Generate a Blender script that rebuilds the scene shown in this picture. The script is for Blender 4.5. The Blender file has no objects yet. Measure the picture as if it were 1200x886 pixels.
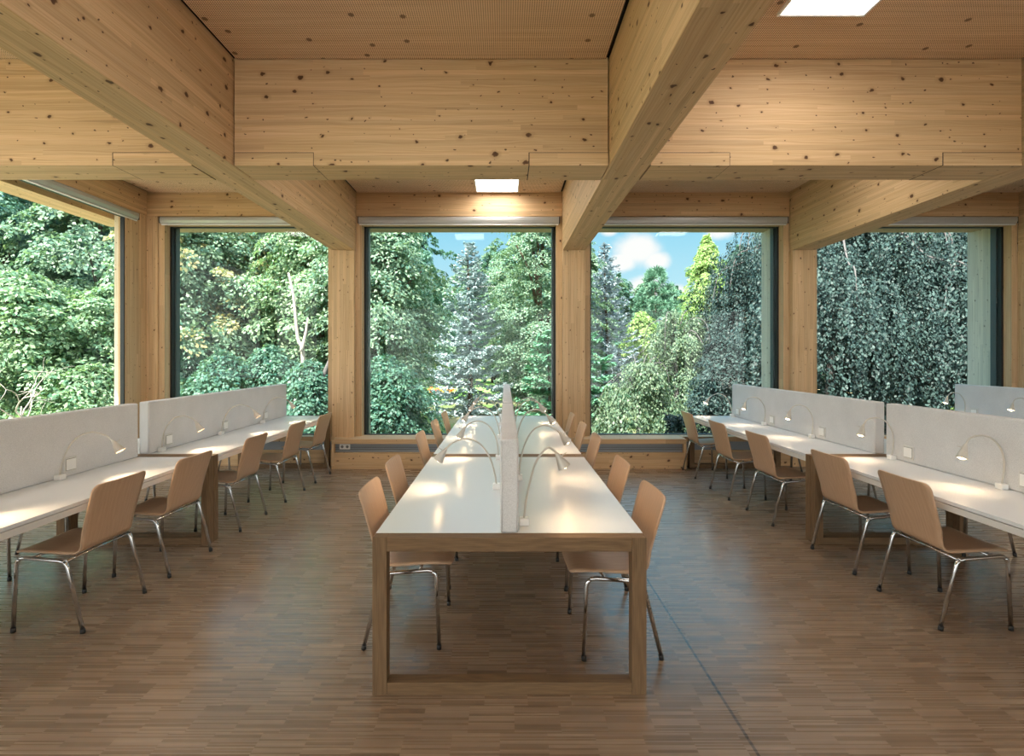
SUN, SKY, SKY_HIGH, EXPO, PANEL_S = 13.0, .65, 5.0, .7, 10.5
import bpy, math, random
import numpy as np
from mathutils import Vector, Matrix
R = math.radians
scene = bpy.context.scene
COL = scene.collection
F, VX, VY, H = 612.0, 592.0, 416.6, 1.597     # focal length and vanishing point measured in the 1200x886 frame, eye height


def X_at(px, Y):
    return (px - VX) / F * Y


def Z_at(py, Y):
    return H + (VY - py) / F * Y


# ---------------------------------------------------------------- mesh builder
class MB:
    def __init__(self):
        self.v, self.f, self.uv, self.sm = [], [], [], []

    def face(self, idx, uvs, smooth=False):
        self.f.append(tuple(idx)); self.uv.extend(uvs); self.sm.append(smooth)

    def box(self, lo, hi, axis=0):
        """Axis-aligned box; UVs in metres with u along AXIS (the grain)."""
        x0, y0, z0 = lo; x1, y1, z1 = hi
        b = len(self.v)
        self.v += [(x0, y0, z0), (x1, y0, z0), (x1, y1, z0), (x0, y1, z0), (x0, y0, z1), (x1, y0, z1), (x1, y1, z1), (x0, y1, z1)]
        for q, n in (((3, 2, 1, 0), 2), ((4, 5, 6, 7), 2), ((0, 1, 5, 4), 1), ((2, 3, 7, 6), 1), ((1, 2, 6, 5), 0), ((3, 0, 4, 7), 0)):
            ax = [a for a in (0, 1, 2) if a != n]
            if axis in ax:
                ua, va = axis, [a for a in ax if a != axis][0]
                o = 0.0
            else:
                ua, va = ax; o = 31.0
            self.face([b + i for i in q], [(self.v[b + i][ua] + o + 3.3 * n, self.v[b + i][va] + 1.71 * n) for i in q])
        return self

    def tube(self, pts, rad, seg=10, caps=True):
        P = [Vector(p) for p in pts]
        n = len(P)
        rr = rad if isinstance(rad, (list, tuple)) else [rad] * n
        T = []
        for i in range(n):
            a = P[max(i - 1, 0)]; c = P[min(i + 1, n - 1)]
            T.append((c - a).normalized())
        ref = Vector((0, 0, 1)) if abs(T[0].z) < .9 else Vector((1, 0, 0))
        nrm = (ref - T[0] * ref.dot(T[0])).normalized()
        b = len(self.v); L = 0.0; ls = []
        for i in range(n):
            if i:
                nrm = (nrm - T[i] * nrm.dot(T[i])).normalized()
                L += (P[i] - P[i - 1]).length
            ls.append(L)
            bi = T[i].cross(nrm)
            for k in range(seg):
                a = 2 * math.pi * k / seg
                self.v.append(tuple(P[i] + (nrm * math.cos(a) + bi * math.sin(a)) * rr[i]))
        for i in range(n - 1):
            for k in range(seg):
                k2 = (k + 1) % seg
                q = [b + i * seg + k, b + i * seg + k2, b + (i + 1) * seg + k2, b + (i + 1) * seg + k]
                w = 2 * math.pi * rr[i] / seg
                self.face(q, [(ls[i], k * w), (ls[i], (k + 1) * w), (ls[i + 1], (k + 1) * w), (ls[i + 1], k * w)], True)
        if caps:
            self.face([b + k for k in range(seg)][::-1], [(0, 0)] * seg)
            self.face([b + (n - 1) * seg + k for k in range(seg)], [(0, 0)] * seg)
        return self

    def grid(self, rows, uvs, smooth=True):
        b = len(self.v); m = len(rows[0])
        for r in rows:
            self.v += [tuple(p) for p in r]
        for i in range(len(rows) - 1):
            for j in range(m - 1):
                q = [(i, j), (i, j + 1), (i + 1, j + 1), (i + 1, j)]
                self.face([b + a * m + c for a, c in q], [uvs[a][c] for a, c in q], smooth)
        return self

    def build(self, name, mat, parent=None, bevel=0.0, seg=2):
        me = bpy.data.meshes.new(name)
        me.from_pydata(self.v, [], self.f)
        uvl = me.uv_layers.new(name='UVMap')
        uvl.data.foreach_set('uv', [c for p in self.uv for c in p])
        me.polygons.foreach_set('use_smooth', self.sm)
        me.materials.append(mat)
        me.update()
        o = bpy.data.objects.new(name, me)
        COL.objects.link(o)
        if parent is not None:
            o.parent = parent
        if bevel:
            m = o.modifiers.new('bevel', 'BEVEL'); m.width = bevel; m.segments = seg; m.limit_method = 'ANGLE'; m.harden_normals = False
        return o


def tag(o, label=None, cat=None, group=None, kind=None):
    if label: o['label'] = label
    if cat: o['category'] = cat
    if group: o['group'] = group
    if kind: o['kind'] = kind
    return o


def empty(name, loc=(0, 0, 0), rz=0.0):
    o = bpy.data.objects.new(name, None)
    COL.objects.link(o)
    o.location = loc; o.rotation_euler = (0, 0, rz); o.empty_display_size = .2
    return o


def struct(o, label=None, cat=None):
    return tag(o, label, cat, None, 'structure')


def copy_tree(o, parent=None):
    c = o.copy(); COL.objects.link(c)
    if parent is not None:
        mi = o.matrix_parent_inverse.copy(); c.parent = parent; c.matrix_parent_inverse = mi
    for ch in list(o.children):
        copy_tree(ch, c)
    return c


def catmull(pts, n=8):
    P = [Vector(p) for p in pts]
    P = [P[0] * 2 - P[1]] + P + [P[-1] * 2 - P[-2]]
    out = []
    for i in range(1, len(P) - 2):
        for k in range(n):
            t = k / n
            a, b, c, d = P[i - 1], P[i], P[i + 1], P[i + 2]
            out.append(.5 * ((2 * b) + (c - a) * t + (2 * a - 5 * b + 4 * c - d) * t * t + (3 * b - a - 3 * c + d) * t ** 3))
    out.append(P[-2])
    return out


def fillet(p0, p1, p2, r, n=7):
    p0, p1, p2 = Vector(p0), Vector(p1), Vector(p2)
    a = (p0 - p1).normalized(); b = (p2 - p1).normalized()
    s, e = p1 + a * r, p1 + b * r
    return [(s * (1 - t) ** 2 + p1 * 2 * t * (1 - t) + e * t * t) for t in [k / n for k in range(n + 1)]]


# ---------------------------------------------------------------- materials
class NT:
    def __init__(self, name):
        self.m = bpy.data.materials.new(name)
        self.m.use_nodes = True
        self.t = self.m.node_tree
        self.t.nodes.clear()
        self.out = self.t.nodes.new('ShaderNodeOutputMaterial')

    def n(self, typ, ins=None, **kw):
        nd = self.t.nodes.new(typ)
        for k, v in kw.items():
            setattr(nd, k, v)
        for k, v in (ins or {}).items():
            self.set(nd, k, v)
        return nd

    def set(self, nd, k, v):
        s = nd.inputs[k]
        if isinstance(v, bpy.types.NodeSocket):
            self.t.links.new(v, s)
        elif isinstance(v, bpy.types.Node):
            self.t.links.new(v.outputs[0], s)
        else:
            s.default_value = v

    def math(self, op, a, b=0.0, c=None, clamp=False):
        nd = self.n('ShaderNodeMath', {0: a, 1: b}, operation=op, use_clamp=clamp)
        if c is not None: self.set(nd, 2, c)
        return nd.outputs[0]

    def ramp(self, fac, stops, interp='LINEAR'):
        nd = self.n('ShaderNodeValToRGB', {0: fac})
        cr = nd.color_ramp; cr.interpolation = interp
        while len(cr.elements) < len(stops): cr.elements.new(.5)
        for e, (p, c) in zip(cr.elements, stops):
            e.position = p; e.color = (c[0], c[1], c[2], 1) if not isinstance(c, (int, float)) else (c, c, c, 1)
        return nd.outputs[0]

    def mix(self, f, a, b, blend='MIX'):
        nd = self.n('ShaderNodeMix', data_type='RGBA', blend_type=blend)
        for i, v in ((0, f), (6, a), (7, b)):
            if isinstance(v, (bpy.types.NodeSocket, bpy.types.Node)): self.set(nd, i, v)
            else: nd.inputs[i].default_value = v if i == 0 else (v[0], v[1], v[2], 1)
        return nd.outputs[2]

    def surf(self, s):
        self.t.links.new(s.outputs[0] if isinstance(s, bpy.types.Node) else s, self.out.inputs[0])
        return self.m

    def pbr(self, color, rough=.5, metal=0.0, spec=.5, normal=None, sheen=0.0):
        p = self.n('ShaderNodeBsdfPrincipled')
        if isinstance(color, (tuple, list)): color = (color[0], color[1], color[2], 1)
        self.set(p, 'Base Color', color); self.set(p, 'Roughness', rough); self.set(p, 'Metallic', metal)
        self.set(p, 'Specular IOR Level', spec)
        if normal is not None: self.set(p, 'Normal', normal)
        if sheen: self.set(p, 'Sheen Weight', sheen)
        return self.surf(p)


def plain(name, color, rough=.5, metal=0.0, spec=.5):
    return NT(name).pbr(color, rough, metal, spec)


def spruce(name, dark, light, lam=.04, knots=1.0, knot_scale=4.2, line=.72):
    """Glued spruce: laminations across v, grain along u, dark knots."""
    a = NT(name)
    uv = a.n('ShaderNodeUVMap', uv_map='UVMap')
    rnd = a.n('ShaderNodeObjectInfo').outputs['Random']
    sep = a.n('ShaderNodeSeparateXYZ', {0: uv.outputs[0]})
    u = a.math('ADD', sep.outputs[0], a.math('MULTIPLY', rnd, 37.0))
    v = a.math('ADD', sep.outputs[1], a.math('MULTIPLY', a.math('FLOOR', a.math('MULTIPLY', rnd, 50.0)), lam * 3))
    vl = a.math('DIVIDE', v, lam)
    row = a.math('FLOOR', vl)
    fr = a.math('FRACT', vl)
    w1 = a.n('ShaderNodeTexWhiteNoise', {'W': row}, noise_dimensions='1D').outputs[0]
    seg = a.math('FLOOR', a.math('ADD', a.math('MULTIPLY', u, .45), a.math('MULTIPLY', w1, 9.0)))
    w2 = a.n('ShaderNodeTexWhiteNoise', {'Vector': a.n('ShaderNodeCombineXYZ', {0: row, 1: seg})}, noise_dimensions='2D').outputs[0]
    warp = a.n('ShaderNodeTexNoise', {'Vector': a.n('ShaderNodeCombineXYZ', {0: a.math('MULTIPLY', u, 1.3), 1: a.math('MULTIPLY', v, 5.0), 2: a.math('MULTIPLY', w2, 40.0)}), 'Scale': 1.0, 'Detail': 2.0}).outputs[0]
    gv = a.math('ADD', a.math('MULTIPLY', v, 95.0), a.math('MULTIPLY', warp, 7.0))
    grain = a.n('ShaderNodeTexNoise', {'Vector': a.n('ShaderNodeCombineXYZ', {0: a.math('MULTIPLY', u, 1.1), 1: gv, 2: a.math('MULTIPLY', w2, 40.0)}), 'Scale': 1.0, 'Detail': 3.0, 'Roughness': .6}).outputs[0]
    base = a.mix(a.ramp(grain, [(.3, 0.0), (.72, 1.0)]), light, dark)
    tone = a.ramp(w2, [(0, .86), (1, 1.06)])
    base = a.mix(1.0, base, tone, 'MULTIPLY')
    streak = a.n('ShaderNodeTexNoise', {'Vector': a.n('ShaderNodeCombineXYZ', {0: a.math('MULTIPLY', u, .9), 1: a.math('MULTIPLY', v, 22.0), 2: a.math('MULTIPLY', w2, 9.0)}), 'Scale': 1.0, 'Detail': 2.0}).outputs[0]
    base = a.mix(a.ramp(streak, [(.66, 0.0), (.74, .55)]), base, [c * .62 for c in dark])
    edge = a.math('LESS_THAN', fr, .035)
    base = a.mix(a.math('MULTIPLY', edge, 1 - line), base, [c * .5 for c in dark])
    kw = a.n('ShaderNodeTexNoise', {'Vector': a.n('ShaderNodeCombineXYZ', {0: u, 1: v, 2: 3.0}), 'Scale': 26.0, 'Detail': 1.0})
    kx = a.n('ShaderNodeSeparateColor', {0: kw.outputs['Color']})
    vec = a.n('ShaderNodeCombineXYZ', {0: a.math('ADD', a.math('MULTIPLY', u, .92), a.math('MULTIPLY', kx.outputs[0], .035)), 1: a.math('ADD', a.math('MULTIPLY', v, 1.2), a.math('MULTIPLY', kx.outputs[1], .035)), 2: 0.0})
    vo = a.n('ShaderNodeTexVoronoi', {'Vector': vec, 'Scale': knot_scale, 'Randomness': 1.0}, voronoi_dimensions='2D')
    sc = a.n('ShaderNodeSeparateColor', {0: vo.outputs['Color']})
    rad = a.math('MULTIPLY_ADD', a.math('POWER', sc.outputs[0], 2.0), .075 * knots, .028 * knots)
    gate = a.math('GREATER_THAN', sc.outputs[1], .18)
    d = a.math('DIVIDE', vo.outputs['Distance'], rad)
    k = a.math('MULTIPLY', a.ramp(d, [(.75, 1.0), (1.05, 0.0)]), gate)
    halo = a.math('MULTIPLY', a.ramp(d, [(.3, .65), (.99, 0.0)]), gate)
    halo2 = a.math('MULTIPLY', a.ramp(a.math('MULTIPLY', d, .45), [(.4, .5), (1.0, 0.0)]), gate)
    v2 = a.n('ShaderNodeTexVoronoi', {'Vector': vec, 'Scale': knot_scale * 1.9, 'Randomness': 1.0}, voronoi_dimensions='2D')
    s2 = a.n('ShaderNodeSeparateColor', {0: v2.outputs['Color']})
    d2 = a.math('DIVIDE', v2.outputs['Distance'], a.math('MULTIPLY_ADD', s2.outputs[0], .045 * knots, .03 * knots))
    k2 = a.math('MULTIPLY', a.ramp(d2, [(.7, .9), (1.1, 0.0)]), a.math('GREATER_THAN', s2.outputs[1], .62))
    base = a.mix(k2, base, (.075, .034, .014))
    base = a.mix(halo2, base, [c * .72 for c in dark])
    kc = a.mix(halo, (.16, .075, .03), (.045, .02, .01))
    base = a.mix(k, base, kc)
    return a.pbr(base, .62, spec=.3)


SPR = spruce('spruce_glulam', (.52, .33, .165), (.68, .475, .28))
POST = spruce('spruce_post', (.53, .345, .18), (.69, .49, .295), lam=.045, knots=.72, knot_scale=6.6)
FIN = spruce('sky_lit_spruce', (.70, .58, .44), (.86, .76, .62), lam=.045, knots=.8, knot_scale=5.0)  # paler, warmer spruce: skylight on the fins is put into the colour
TRIM = spruce('spruce_trim', (.53, .345, .185), (.67, .475, .285), lam=.4, knots=.55, knot_scale=4.0)


def veneer(name, dark, light, across='u', freq=60.0, rough=.42, spec=.4):
    a = NT(name)
    uv = a.n('ShaderNodeUVMap', uv_map='UVMap')
    rnd = a.n('ShaderNodeObjectInfo').outputs['Random']
    sep = a.n('ShaderNodeSeparateXYZ', {0: uv.outputs[0]})
    lng, acr = (sep.outputs[1], sep.outputs[0]) if across == 'u' else (sep.outputs[0], sep.outputs[1])
    z = a.math('MULTIPLY', rnd, 50.0)
    w = a.n('ShaderNodeTexNoise', {'Vector': a.n('ShaderNodeCombineXYZ', {0: a.math('MULTIPLY', acr, 5.0), 1: a.math('MULTIPLY', lng, 2.0), 2: z}), 'Scale': 1.0, 'Detail': 1.0}).outputs[0]
    rings = a.math('SINE', a.math('ADD', a.math('MULTIPLY', acr, freq * 3.0), a.math('MULTIPLY', w, 42.0)))
    fine = a.n('ShaderNodeTexNoise', {'Vector': a.n('ShaderNodeCombineXYZ', {0: a.math('MULTIPLY', acr, freq * 4), 1: a.math('MULTIPLY', lng, 9.0), 2: z}), 'Scale': 1.0, 'Detail': 2.0}).outputs[0]
    f = a.math('ADD', a.math('MULTIPLY', rings, .07), a.math('ADD', a.math('MULTIPLY', fine, .8), .1))
    col = a.mix(a.ramp(f, [(.2, 0.0), (.8, 1.0)]), light, dark)
    return a.pbr(col, rough, spec=spec)


BEECH = veneer('beech_plywood', (.46, .295, .185), (.58, .39, .255))
OAK = veneer('oak_frame', (.115, .069, .036), (.245, .155, .083), across='v', freq=50.0, rough=.6, spec=.2)
WHITE = plain('white_laminate', (.78, .80, .82), .25, spec=.6)
APRON = plain('white_apron', (.74, .72, .69), .4)
CHROME = plain('chrome', (.62, .63, .64), .12, 1.0)
RUBBER = plain('black_rubber', (.02, .02, .02), .6)
LAMPW = plain('lamp_grey_enamel', (.56, .53, .48), .38, .25)
PLAST = plain('white_plastic', (.86, .855, .84), .35)
SLOT = plain('socket_shadow_plastic', (.2, .195, .19), .5)
SURR = plain('socket_frame_edge_shade', (.62, .61, .59), .4)  # frame greyed to draw the shadow round the socket's edges
ALU = plain('aluminium_casing', (.46, .46, .45), .35, .35)
GASK = plain('black_gasket', (.012, .014, .016), .45)
GREYFR = plain('dark_grey_frame', (.09, .11, .12), .4, .3)
GRILLE = plain('grey_grille', (.25, .27, .29), .45, .4)
WALLW = plain('pale_plaster', (.66, .62, .56), .8)
DARKGAP = plain('gap_shade_black', (.02, .015, .012), .9)  # near-black colour stands in for the shade inside narrow gaps


def felt():
    a = NT('grey_felt')
    co = a.n('ShaderNodeTexCoord').outputs['Object']
    nz = a.n('ShaderNodeTexNoise', {'Vector': co, 'Scale': 320.0, 'Detail': 2.0}).outputs[0]
    nb = a.n('ShaderNodeTexNoise', {'Vector': co, 'Scale': 5.0, 'Detail': 2.0}).outputs[0]
    c = a.mix(a.ramp(nz, [(.35, 0.0), (.65, 1.0)]), (.58, .58, .585), (.72, .72, .725))
    c = a.mix(1.0, c, a.ramp(nb, [(.3, .95), (.7, 1.03)]), 'MULTIPLY')
    bp = a.n('ShaderNodeBump', {'Height': nz, 'Strength': .25, 'Distance': .002})
    return a.pbr(c, .95, spec=.1, normal=bp.outputs[0], sheen=.15)


FELT = felt()


def parquet():
    """Industrial oak parquet: thin strips along X in columns, with one expansion joint."""
    a = NT('oak_industrial_parquet')
    co = a.n('ShaderNodeTexCoord').outputs['Object']
    sep = a.n('ShaderNodeSeparateXYZ', {0: co})
    x, y = sep.outputs[0], sep.outputs[1]
    grp = a.math('FLOOR', a.math('DIVIDE', y, .17))
    off = a.n('ShaderNodeTexWhiteNoise', {'W': grp}, noise_dimensions='1D').outputs[0]
    cx = a.math('ADD', a.math('DIVIDE', x, .20), a.math('MULTIPLY', off, 1.0))
    col = a.math('FLOOR', cx)
    row = a.math('FLOOR', a.math('DIVIDE', y, .0082))
    w = a.n('ShaderNodeTexWhiteNoise', {'Vector': a.n('ShaderNodeCombineXYZ', {0: col, 1: row})}, noise_dimensions='2D').outputs[0]
    w2 = a.n('ShaderNodeTexWhiteNoise', {'Vector': a.n('ShaderNodeCombineXYZ', {0: col, 1: grp})}, noise_dimensions='2D').outputs[0]
    fine = a.n('ShaderNodeTexNoise', {'Vector': a.n('ShaderNodeCombineXYZ', {0: a.math('MULTIPLY', x, 6.0), 1: a.math('MULTIPLY', y, 260.0), 2: w}), 'Scale': 1.0, 'Detail': 2.0}).outputs[0]
    c = a.ramp(w, [(0, (.165, .108, .066)), (.2, (.22, .148, .094)), (.8, (.275, .19, .122)), (1, (.36, .26, .175))])
    c = a.mix(1.0, c, a.ramp(w2, [(0, .95), (1, 1.04)]), 'MULTIPLY')
    c = a.mix(1.0, c, a.ramp(fine, [(.3, .86), (.7, 1.1)]), 'MULTIPLY')
    joint = a.math('LESS_THAN', a.math('ABSOLUTE', a.math('SUBTRACT', x, 1.012)), .0065)
    c = a.mix(a.math('MULTIPLY', joint, .85), c, (.03, .02, .015))
    rg = a.ramp(w, [(0, .24), (1, .32)])
    return a.pbr(c, rg, spec=.75)


FLOORM = parquet()


def perforated():
    """Acoustic timber ceiling board with a fine grid of round holes."""
    a = NT('perforated_ceiling_board')
    co = a.n('ShaderNodeTexCoord').outputs['Object']
    sep = a.n('ShaderNodeSeparateXYZ', {0: co})
    P = .0158
    fx = a.math('SUBTRACT', a.math('FRACT', a.math('DIVIDE', sep.outputs[0], P)), .5)
    fy = a.math('SUBTRACT', a.math('FRACT', a.math('DIVIDE', sep.outputs[1], P)), .5)
    d = a.math('SQRT', a.math('ADD', a.math('MULTIPLY', fx, fx), a.math('MULTIPLY', fy, fy)))
    hole = a.ramp(d, [(.21, 1.0), (.28, 0.0)])
    g = a.n('ShaderNodeTexNoise', {'Vector': a.n('ShaderNodeCombineXYZ', {0: a.math('MULTIPLY', sep.outputs[0], 1.0), 1: a.math('MULTIPLY', sep.outputs[1], 26.0), 2: 0.0}), 'Scale': 1.0, 'Detail': 3.0}).outputs[0]
    c = a.mix(a.ramp(g, [(.3, 0.0), (.75, 1.0)]), (.80, .58, .38), (.68, .47, .29))
    vo = a.n('ShaderNodeTexVoronoi', {'Vector': co, 'Scale': 3.0}, voronoi_dimensions='2D')
    sc = a.n('ShaderNodeSeparateColor', {0: vo.outputs['Color']})
    k = a.math('MULTIPLY', a.ramp(vo.outputs['Distance'], [(.05, 1.0), (.075, 0.0)]), a.math('GREATER_THAN', sc.outputs[0], .45))
    c = a.mix(a.math('MULTIPLY', k, .75), c, (.11, .05, .022))
    c = a.mix(hole, c, (.075, .038, .018))
    return a.pbr(c, .7, spec=.2)


PERF = perforated()


def glass():
    """Clear double glazing: passes light straight through and mirrors a little, more at grazing angles."""
    a = NT('window_glass')
    fc = a.n('ShaderNodeLayerWeight', {'Blend': .5}).outputs['Facing']
    fr = a.math('MULTIPLY_ADD', a.math('POWER', fc, 5.0), .30, .010)
    tr = a.n('ShaderNodeBsdfTransparent', {0: (.975, .988, .982, 1)})
    gl = a.n('ShaderNodeBsdfGlossy', {'Color': (1, 1, 1, 1), 'Roughness': .0})
    mx = a.n('ShaderNodeMixShader', {0: fr, 1: tr, 2: gl})
    return a.surf(mx)


GLASS = glass()


def emit(name, color, s):
    a = NT(name)
    return a.surf(a.n('ShaderNodeEmission', {0: (color[0], color[1], color[2], 1), 1: s}))


PANEL = emit('lit_ceiling_diffuser', (1.0, .94, .86), PANEL_S)
BULB = emit('lit_lamp_bulb', (1.0, .68, .36), 42.0)
# ================================================================ the setting
CEIL = 3.956
SILL = .424
BEAM_Z = 3.112
YW = 7.57          # inner face of the glazed wall's lintel
XL = -5.195        # inner face of the glazed side wall
BEAMS = [(-2.49, -2.17), (.83, 1.15), (4.13, 4.45), (7.45, 7.77)]
YR, XR = -7.0, 10.6

fl = MB().box((XL - .3, YR, -.2), (XR, 7.60, 0.0), 0).build('floor', FLOORM)
struct(fl, 'oak strip parquet floor of the reading room', 'floor')
gnd_mat = NT('garden_ground')
_co = gnd_mat.n('ShaderNodeTexCoord').outputs['Object']
_n = gnd_mat.n('ShaderNodeTexNoise', {'Vector': _co, 'Scale': .35, 'Detail': 6.0}).outputs[0]
_n2 = gnd_mat.n('ShaderNodeTexNoise', {'Vector': _co, 'Scale': 14.0, 'Detail': 4.0}).outputs[0]
_c = gnd_mat.mix(gnd_mat.ramp(_n, [(.4, 0.0), (.6, 1.0)]), (.10, .17, .05), (.20, .19, .11))
_c = gnd_mat.mix(1.0, _c, gnd_mat.ramp(_n2, [(.3, .7), (.7, 1.2)]), 'MULTIPLY')
GROUND = gnd_mat.pbr(_c, .95, spec=.1)
g = MB().box((-90, 8.7, -1.2), (90, 110, -.8), 0).box((-90, -40, -1.2), (-7.2, 8.7, -.8), 0).build('ground', GROUND)
TERR = plain('pale_bounce_gravel', (.62, .60, .55), .95, spec=.1)  # unseen pale terrace, added to throw daylight up into the room
tr_ = MB().box((-7.2, -40, -1.2), (90, 8.7, -.8), 0).build('ground_added_terrace', TERR); struct(tr_, 'added unseen pale terrace bouncing daylight into the room', 'ground')
struct(g, 'shaded garden ground under the trees', 'ground')

# ceiling: dark roof slab, overhang added to keep the sun out, perforated boards per bay with a shadow gap to the beams
rs = MB().box((-7.0, YR - 3.6, CEIL + .06), (XR + .3, 8.75, CEIL + .4), 0).build('ceiling', DARKGAP)
struct(rs, 'black roof slab over the ceiling boards, overhang added against the sun', 'ceiling')
edges = [XL + .02] + [e for b in BEAMS for e in b] + [XR]
bays = [(edges[i], edges[i + 1]) for i in range(0, len(edges), 2)]
ybays = [(YR, 4.165), (4.51, YW)]
for i, (a, b) in enumerate(bays):
    for j, (c, d) in enumerate(ybays):
        o = MB().box((a + .03, c + .012, CEIL), (b - .03, d - .012, CEIL + .03), 0).build('ceiling_board', PERF)
        struct(o, 'perforated timber ceiling board between the beams', 'ceiling')


def beam(name, lo, hi, axis, mat=SPR, label='exposed glued spruce roof beam', cat='beam'):
    """A beam in its own local frame, so that the grain pattern is its own."""
    c = [(lo[i] + hi[i]) / 2 for i in range(3)]
    h = [(hi[i] - lo[i]) / 2 for i in range(3)]
    o = MB().box([-x for x in h], h, axis).build(name, mat, bevel=.004)
    o.location = c
    return struct(o, label, cat)


names = ['one column in from the glazed side wall', 'over the gap beside the central tables', 'above the lamp lit desk row', 'beyond the lamp lit desk row']
for (a, b), nm in zip(BEAMS, names):
    beam('main_beam', (a, YR, BEAM_Z), (b, YW + .02, CEIL + .02), 1, label='long spruce main beam ' + nm)
    # column under the beam, inside and outside the glass
    beam('timber_column', (a, 7.50, 0.0), (b, 7.86, BEAM_Z), 2, POST, 'spruce column under the main beam ' + nm, 'column')
    beam('facade_fin', (a, 7.865, -.8), (b, 8.42, 3.9), 2, FIN, 'outdoor timber fin behind the column ' + nm, 'column')
# cross beams between the main beams
xb = [XL - .2] + [e for b in BEAMS for e in b] + [XR]
for i in range(0, len(xb), 2):
    a, b = xb[i] + .009, xb[i + 1] - .009
    beam('cross_beam', (a, 4.165, BEAM_Z + .001), (b, 4.51, CEIL + .02), 0, label='deep spruce cross beam in bay %d of the ceiling' % (i // 2 + 1))
    for (p, q) in ((a, a + .63), (b - .63, b)):
        if i == 0 and p == a: continue
        jc = empty('beam_joint_cover'); struct(jc, 'flush spruce cover over the beam joint', 'trim')
        MB().box((p + .003, 4.163, BEAM_Z - .001), (q, 4.512, BEAM_Z + .10), 0).build('cover_board', SPR, jc, .0008)
        MB().box((p + .001, 4.1642, BEAM_Z + .0002), (q + .004 if p == a else q, 4.5108, BEAM_Z + .1045), 0).build('gap_shade_backing', DARKGAP, jc) if p == a else MB().box((p - .004, 4.1642, BEAM_Z + .0002), (q, 4.5108, BEAM_Z + .1045), 0).build('gap_shade_backing', DARKGAP, jc)  # dark backing box draws the shaded gap round the cover
# lintels over the windows
for i in range(0, len(xb), 2):
    a, b = xb[i] + (.2 if i == 0 else .004), xb[i + 1] - .004
    beam('window_lintel', (a, YW, 3.615), (b, YW + .2, CEIL + .02), 0, label='spruce lintel over window bay %d' % (i // 2 + 1))
    beam('facade_beam', (xb[i] - (.3 if i == 0 else 0), 7.98, 3.565), (xb[i + 1], 8.36, 4.0), 0, POST, 'outdoor timber beam over window bay %d' % (i // 2 + 1))
beam('window_lintel', (XL - .2, YR, 3.615), (XL, YW + .2, CEIL + .02), 1, label='spruce lintel over the glazed side wall')
beam('facade_beam', (-6.05, YR, 3.565), (-5.68, 8.0, 4.0), 1, POST, 'outdoor timber beam along the glazed side wall')
# corner column and its neighbour on the back wall
beam('timber_column', (-5.30, 7.15, 0), (XL, 7.568, 3.615), 2, POST, 'spruce corner column between side and back glazing', 'column')
beam('timber_column', (XL - .10, 7.57, 0), (-5.04, 7.74, 3.615), 2, POST, 'pale spruce post of the back window in the room corner', 'column')
beam('facade_fin', (-5.66, 7.56, -.8), (-5.30, 7.9, 3.9), 2, FIN, 'outdoor timber fin at the room corner', 'column')
beam('timber_column', (XL - .245, 3.6, SILL + .001), (XL - .003, 3.95, 3.614), 2, POST, 'spruce column in the glazed side wall', 'column')
beam('timber_column', (XL - .245, .1, SILL + .001), (XL - .003, .45, 3.614), 2, POST, 'spruce column of the side glazing behind the viewer', 'column')

# low walls under the windows (bench at sill height, interrupted behind the tables)


def low_wall(name, x0, x1, y0):
    root = empty(name)
    struct(root, 'spruce window bench with grey grille' if y0 < 7.4 else 'low spruce wall under the window sill', 'wall')
    MB().box((x0, y0, SILL - .07), (x1, 7.80, SILL), 0).build('bench_board', TRIM, root, .003)
    MB().box((x0 + .01, y0 + .07, .20), (x1 - .01, 7.58, SILL - .07), 0).build('grille', GRILLE, root)
    for z in (.265, .295):
        MB().box((x0 + .01, y0 + .062, z), (x1 - .01, y0 + .07, z + .004), 0).build('grille_slot', GASK, root)
    MB().box((x0, y0 + .012, 0), (x1, 7.58, .228), 0).build('plinth_board', SPR, root, .003)
    return root


low_wall('wall_window_bench', -2.44, -.72, 7.33)
low_wall('wall_window_bench', .74, 2.545, 7.33)
low_wall('wall_sill', XL, -2.445, 7.545)
low_wall('wall_sill', -.715, .735, 7.545)
low_wall('wall_sill', 2.55, XR, 7.545)
o = MB().box((2.51, 7.333, 0), (2.545, 7.545, SILL - .071), 2).build('trim_1', TRIM); struct(o, 'end board of the window bench', 'trim')
o = MB().box((-2.44, 7.333, 0), (-2.405, 7.545, SILL - .071), 2).build('trim_2', TRIM); struct(o, 'end board of the window bench', 'trim')
o = MB().box((XL - .25, YR, 0), (XL, 7.14, SILL), 1).build('wall_side', TRIM); struct(o, 'low spruce wall under the side glazing', 'wall')
# unseen rear glazing, added to bring daylight into the room
o = MB().box((XL - .3, YR - .2, -.1), (XR, YR, .16), 0).build('wall_rear', POST); struct(o, 'low wall under the added glazing behind the viewer', 'wall')
o = MB().box((XL - .3, YR - .2, 3.62), (XR, YR, CEIL + .06), 0).build('wall_rear_lintel', SPR); struct(o, 'lintel of the added glazing behind the viewer', 'wall')
for k, x in enumerate((XL - .1, -2.33, .99, 4.29, 7.61, XR - .1)):
    o = MB().box((x - .12, YR - .2, .16), (x + .12, YR, 3.62), 2).build('timber_column', POST); struct(o, 'column in the added glazing behind the viewer', 'column')
o = MB().box((XL, YR - .12, .16), (XR, YR - .10, 3.62), 0).build('window_9', GLASS); struct(o, 'added unseen glazing behind the viewer, letting daylight in', 'window')
o = MB().box((XR, YR - .2, -.1), (XR + .2, 8.6, CEIL + .06), 1).build('wall_far_end', WALLW); struct(o, 'plain wall at the far end of the room', 'wall')
o = MB().box((XL - .3, 7.60, -.9), (XR, 7.98, SILL - .08), 0).build('wall_outer_plinth', POST); struct(o, 'outer timber plinth under the glazing', 'wall')


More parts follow.
